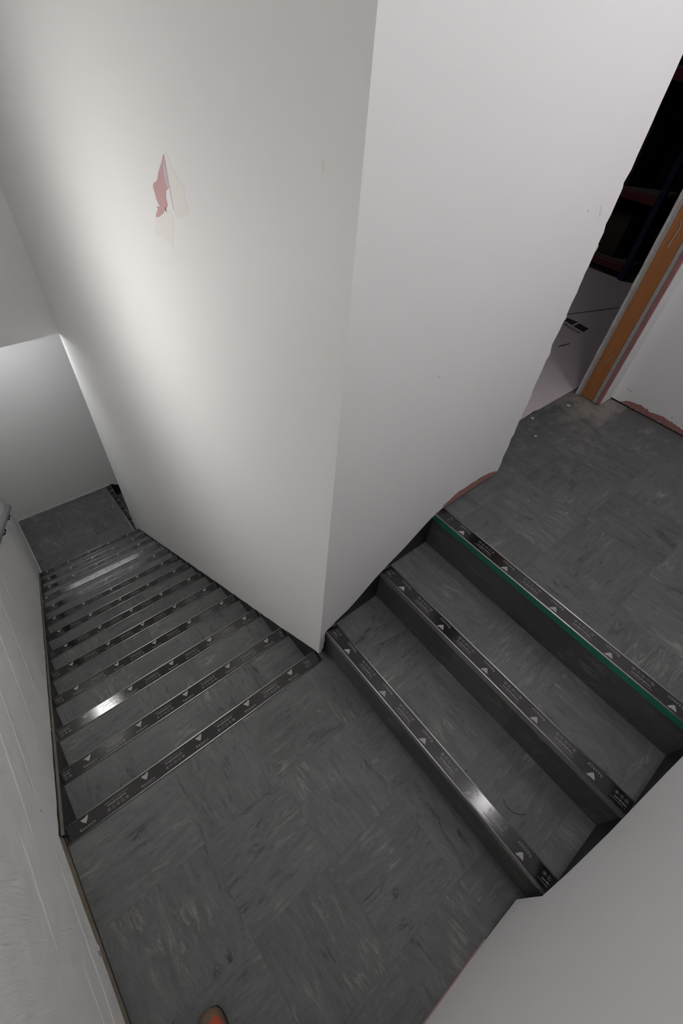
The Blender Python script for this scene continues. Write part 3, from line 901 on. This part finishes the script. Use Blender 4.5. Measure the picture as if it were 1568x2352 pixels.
for f in td[1]:
    try:
        bm.faces.new([vs[i] for i in f])
    except ValueError:
        pass
bm_obj('lettering', bm, M['ink'], sheet1)
bm = bmesh.new()
add_tube(bm, [(2.270, 0.512, ZU + 0.004), (2.292, 0.515, ZU + 0.005), (2.325, 0.503, ZU + 0.005), (2.372, 0.497, ZU + 0.004)], 0.002, 6)
tag(bm_obj('cable_offcut', bm, M['thread']), 'small dark bent offcut lying on the sheet inside the doorway', 'offcut')

rack = empty('storage_rack', (3.75, 0.90, ZU), 'dark blue storage rack with red beams in the storeroom', 'rack')
def rk(name, lo, hi, mat, bev=0.0):
    return box(name, [lo[i] - (3.75, 0.9, ZU)[i] for i in range(3)], [hi[i] - (3.75, 0.9, ZU)[i] for i in range(3)], mat, rack, bev)
for x_ in (3.75, 4.55):
    for y_ in (0.86, 2.66):
        u = rk('upright', (x_, y_, ZU + 0.003), (x_ + 0.05, y_ + 0.045, 2.75), M['rack_blue'], 0.003)
        if x_ < 4:
            bmh = bmesh.new()
            for zz in (0.75, 0.95, 1.2, 1.35, 1.55, 1.8, 2.05, 2.3):
                add_box(bmh, (x_ - 0.001 - 3.75, y_ + 0.016 - 0.9, zz - ZU), (x_ + 0.004 - 3.75, y_ + 0.030 - 0.9, zz + 0.03 - ZU))
            bm_obj('slots', bmh, M['chip'] if False else M['black_metal'], u)
for zz in (0.625, 1.09, 1.75, 2.4):
    rk('beam', (3.752, 0.905, zz), (3.79, 2.66, zz + 0.055), M['rack_red'], 0.003)
    rk('beam', (4.56, 0.905, zz), (4.598, 2.66, zz + 0.055), M['rack_red'], 0.003)
    rk('beam', (3.80, 0.862, zz), (4.55, 0.895, zz + 0.055), M['rack_red'], 0.003)
    rk('shelf_board', (3.79, 0.90, zz + 0.03), (4.56, 2.655, zz + 0.0545), M['shelf'], 0.002)
def carton(lo, hi, mat, label, name='cardboard_box', cat='box'):
    e = empty(name, ((lo[0] + hi[0]) / 2, (lo[1] + hi[1]) / 2, lo[2]), label, cat)
    d = [(hi[i] - lo[i]) for i in range(3)]
    box('body', (-d[0] / 2, -d[1] / 2, 0), (d[0] / 2, d[1] / 2, d[2] * 0.97), mat, e, 0.004)
    box('lid_flap', (-d[0] / 2, -d[1] / 2, d[2] * 0.97), (d[0] / 2, -0.002, d[2]), mat, e, 0.001)
    box('lid_flap', (-d[0] / 2, 0.002, d[2] * 0.97), (d[0] / 2, d[1] / 2, d[2]), mat, e, 0.001)
    return e
carton((3.84, 1.05, 0.6805), (4.30, 1.55, 0.98), M['card'], 'dark cardboard box on the lowest shelf of the rack')
carton((3.86, 1.20, 1.1455), (4.35, 1.75, 1.50), M['card'], 'dark cardboard box on the middle shelf of the rack')
crate = empty('storage_crate', (4.95, 0.62, ZU + 0.003), 'dark blue storage crate standing right of the rack', 'crate')
bm = bmesh.new()
add_box(bm, (-0.25, -0.20, 0), (0.25, 0.20, 0.03))
for lo, hi in (((-0.25, -0.20, 0.03), (-0.235, 0.20, 0.75)), ((0.235, -0.20, 0.03), (0.25, 0.20, 0.75)), ((-0.235, -0.20, 0.03), (0.235, -0.185, 0.75)), ((-0.235, 0.185, 0.03), (0.235, 0.20, 0.75))):
    add_box(bm, lo, hi)
bm_obj('body', bm, M['rack_blue'], crate)
bm = bmesh.new()
for lo, hi in (((-0.27, -0.22, 0.72), (-0.25, 0.22, 0.76)), ((0.25, -0.22, 0.72), (0.27, 0.22, 0.76)), ((-0.25, -0.22, 0.72), (0.25, -0.20, 0.76)), ((-0.25, 0.20, 0.72), (0.25, 0.22, 0.76))):
    add_box(bm, lo, hi)
bm_obj('rim', bm, M['rack_blue'], crate)

# ------------------------------------------------------------------ wall lamps (out of frame)
def bulkhead_lamp(name, pos, normal, strength, col, label):
    e = empty(name, pos, label, 'lamp')
    q = Vector((0, 0, 1)).rotation_difference(Vector(normal)).to_matrix().to_4x4()
    bm = bmesh.new()
    add_lathe(bm, [(0.150, 0.0), (0.155, 0.004), (0.155, 0.028), (0.146, 0.034), (0.135, 0.034)], 40, q)
    bm_obj('base', bm, M['lamp_body'], e)
    bm = bmesh.new()
    add_lathe(bm, [(0.125 * math.cos(a_), 0.033 + 0.110 * math.sin(a_)) for a_ in [math.radians(d_) for d_ in (0, 12, 24, 36, 48, 60, 72, 84)]], 40, q)
    bm_obj('diffuser', bm, emit_mat('lit_opal_' + label[-18:].replace(' ', '_'), strength, col), e, True)
    return e
bulkhead_lamp('wall_lamp', LAMP_STAIR_POS, (1, 0, 0), LAMP_STAIR, (1.0, 0.985, 0.965), 'round opal wall lamp on the left wall above the long flight')
bulkhead_lamp('wall_lamp', LAMP_UPPER_POS, (0, 1, 0), LAMP_UPPER, (1.0, 0.97, 0.985), 'round opal wall lamp on the right wall above the doorway floor')
bulkhead_lamp('ceiling_lamp', FILL_STORE_POS, (0, 0, -1), FILL_STORE, (1.0, 0.95, 0.97), 'dim round lamp on the dark storeroom ceiling')  # unseen lamp added to brighten the storeroom floor and rack
bt = empty('ceiling_lamp', LAMP_LOWER_POS, 'slim white LED batten on the soffit over the lower landing', 'lamp')
box('base', (-0.45, -0.032, -0.022), (0.45, 0.032, -0.001), M['lamp_body'], bt, 0.002)
bm = bmesh.new()
add_prism(bm, [(0.032 * -math.cos(math.pi * k / 12), -0.022 - 0.042 * math.sin(math.pi * k / 12)) for k in range(13)], 0, -0.43, 0.43)
bm_obj('diffuser', bm, emit_mat('lit_batten', LAMP_LOWER, (0.97, 0.98, 1.0)), bt)
for a_, b_ in ((-0.452, -0.4305), (0.4305, 0.452)):
    bm = bmesh.new()
    add_prism(bm, [(-0.034, -0.001)] + [(0.034 * -math.cos(math.pi * k / 12), -0.022 - 0.044 * math.sin(math.pi * k / 12)) for k in range(13)] + [(0.034, -0.001)], 0, a_, b_)
    bm_obj('end_cap', bm, M['lamp_body'], bt)

bulkhead_lamp('ceiling_lamp', LAMP_LANDING_POS, (0, 0, -1), LAMP_LANDING, (1.0, 0.98, 0.975), 'round opal lamp on the ceiling above the tiled landing')

# ------------------------------------------------------------------ the photographer's boot at the bottom edge
bx, by = -0.884, -0.656
ang = math.radians(-16)
boot = empty('work_boot', (bx, by, 0.0), 'tan toe of an orange work boot on the landing at the bottom edge', 'boot', rz=ang)
def outline(scale, n=28, L=0.285):
    pts = []
    for i in range(n):
        a = 2 * math.pi * i / n
        c, s = math.cos(a), math.sin(a)
        v = -L / 2 + s * L / 2
        w = 0.047 if s > 0 else 0.036
        w *= 1.0 - 0.10 * math.exp(-((v + L * 0.55) / 0.05) ** 2)
        ex = abs(c) ** 0.62 * (1 if c > 0 else -1)
        pts.append((ex * w * scale, v * scale - (1 - scale) * L / 2))
    return pts
bm = bmesh.new()
add_prism(bm, outline(1.0), 2, 0.0012, 0.024)
bm_obj('sole', bm, M['boot_black'], boot)
def loft(levels, clip=None):
    bm_ = bmesh.new()
    rings = []
    for pts, zf in levels:
        rings.append([bm_.verts.new((x, y, zf(y))) for x, y in pts])
    n = len(rings[0])
    for a, b in zip(rings, rings[1:]):
        for k in range(n):
            bm_.faces.new((a[k], a[(k + 1) % n], b[(k + 1) % n], b[k]))
    bm_.faces.new(rings[-1])
    bm_.faces.new(rings[0])
    if clip is not None:
        bmesh.ops.bisect_plane(bm_, geom=bm_.verts[:] + bm_.edges[:] + bm_.faces[:], plane_co=(0, clip, 0), plane_no=(0, -1, 0), clear_outer=True)
    return bm_
toe = loft([(outline(0.99), lambda y: 0.022), (outline(1.0), lambda y: 0.034), (outline(0.95), lambda y: 0.050), (outline(0.86), lambda y: 0.060)], clip=-0.075)
bm_obj('toe_cap', toe, M['boot_tan'], boot, True)
up = loft([(outline(0.95), lambda y: 0.024), (outline(0.90), lambda y: 0.056), (outline(0.80), lambda y: 0.066 + max(0, -y - 0.05) * 0.35), (outline(0.66), lambda y: 0.072 + max(0, -y - 0.06) * 0.62), (outline(0.52), lambda y: 0.076 + max(0, -y - 0.07) * 0.80)])
bmesh.ops.bisect_plane(up, geom=up.verts[:] + up.edges[:] + up.faces[:], plane_co=(0.0, -0.026, 0), plane_no=(-0.55, 0.84, 0), clear_outer=True)
bm_obj('upper', up, M['boot_orange'], boot, True)
bm = bmesh.new()
for i in range(4):
    yy = -0.115 - i * 0.022
    zz = 0.094 + i * 0.017
    add_tube(bm, [(-0.022, yy, zz - 0.006), (0, yy + 0.004, zz + 0.004), (0.022, yy, zz - 0.006)], 0.003, 6)
bm_obj('laces', bm, M['boot_black'], boot)

# ------------------------------------------------------------------ small litter
def chip_thing(x, y, z, rad, seed, label, mat='chip', group=None):
    rnd_ = random.Random(seed)
    pts = [(x + rad * rnd_.uniform(.5, 1.2) * math.cos(a), y + rad * rnd_.uniform(.5, 1.2) * math.sin(a)) for a in [i * 2 * math.pi / 7 for i in range(7)]]
    o = prism('paint_chip', pts, 2, z + 0.0003, z + 0.0016, M[mat])
    return tag(o, label, 'paint chip', group)
bm = bmesh.new()
add_tube(bm, [(0.118, -0.848, R + 0.002), (0.108, -0.868, R + 0.0022), (0.113, -0.893, R + 0.0025), (0.128, -0.913, R + 0.0022), (0.142, -0.922, R + 0.002)], 0.0007, 6)
tag(bm_obj('thread', bm, M['thread']), 'curled black thread lying on the lowest tread of the short flight', 'thread')

for x_, y_, r_, sd, lb in ((0.944, -0.194, .0035, 1, 'white paint chip on the upper floor, middle one nearest the green lip'),
                           (1.021, -0.334, .0030, 2, 'white paint chip furthest out on the open upper floor'),
                           (1.742, 0.110, .014, 3, 'largest pale paint chip, just left of the timber stud foot'),
                           (1.357, 0.053, .008, 4, 'pale paint chip on the upper floor beside the broken doorway edge'),
                           (1.470, 0.150, .010, 5, 'pale paint chip at the edge of the protective sheet')):
    chip_thing(x_, y_, ZU, r_, sd, lb)
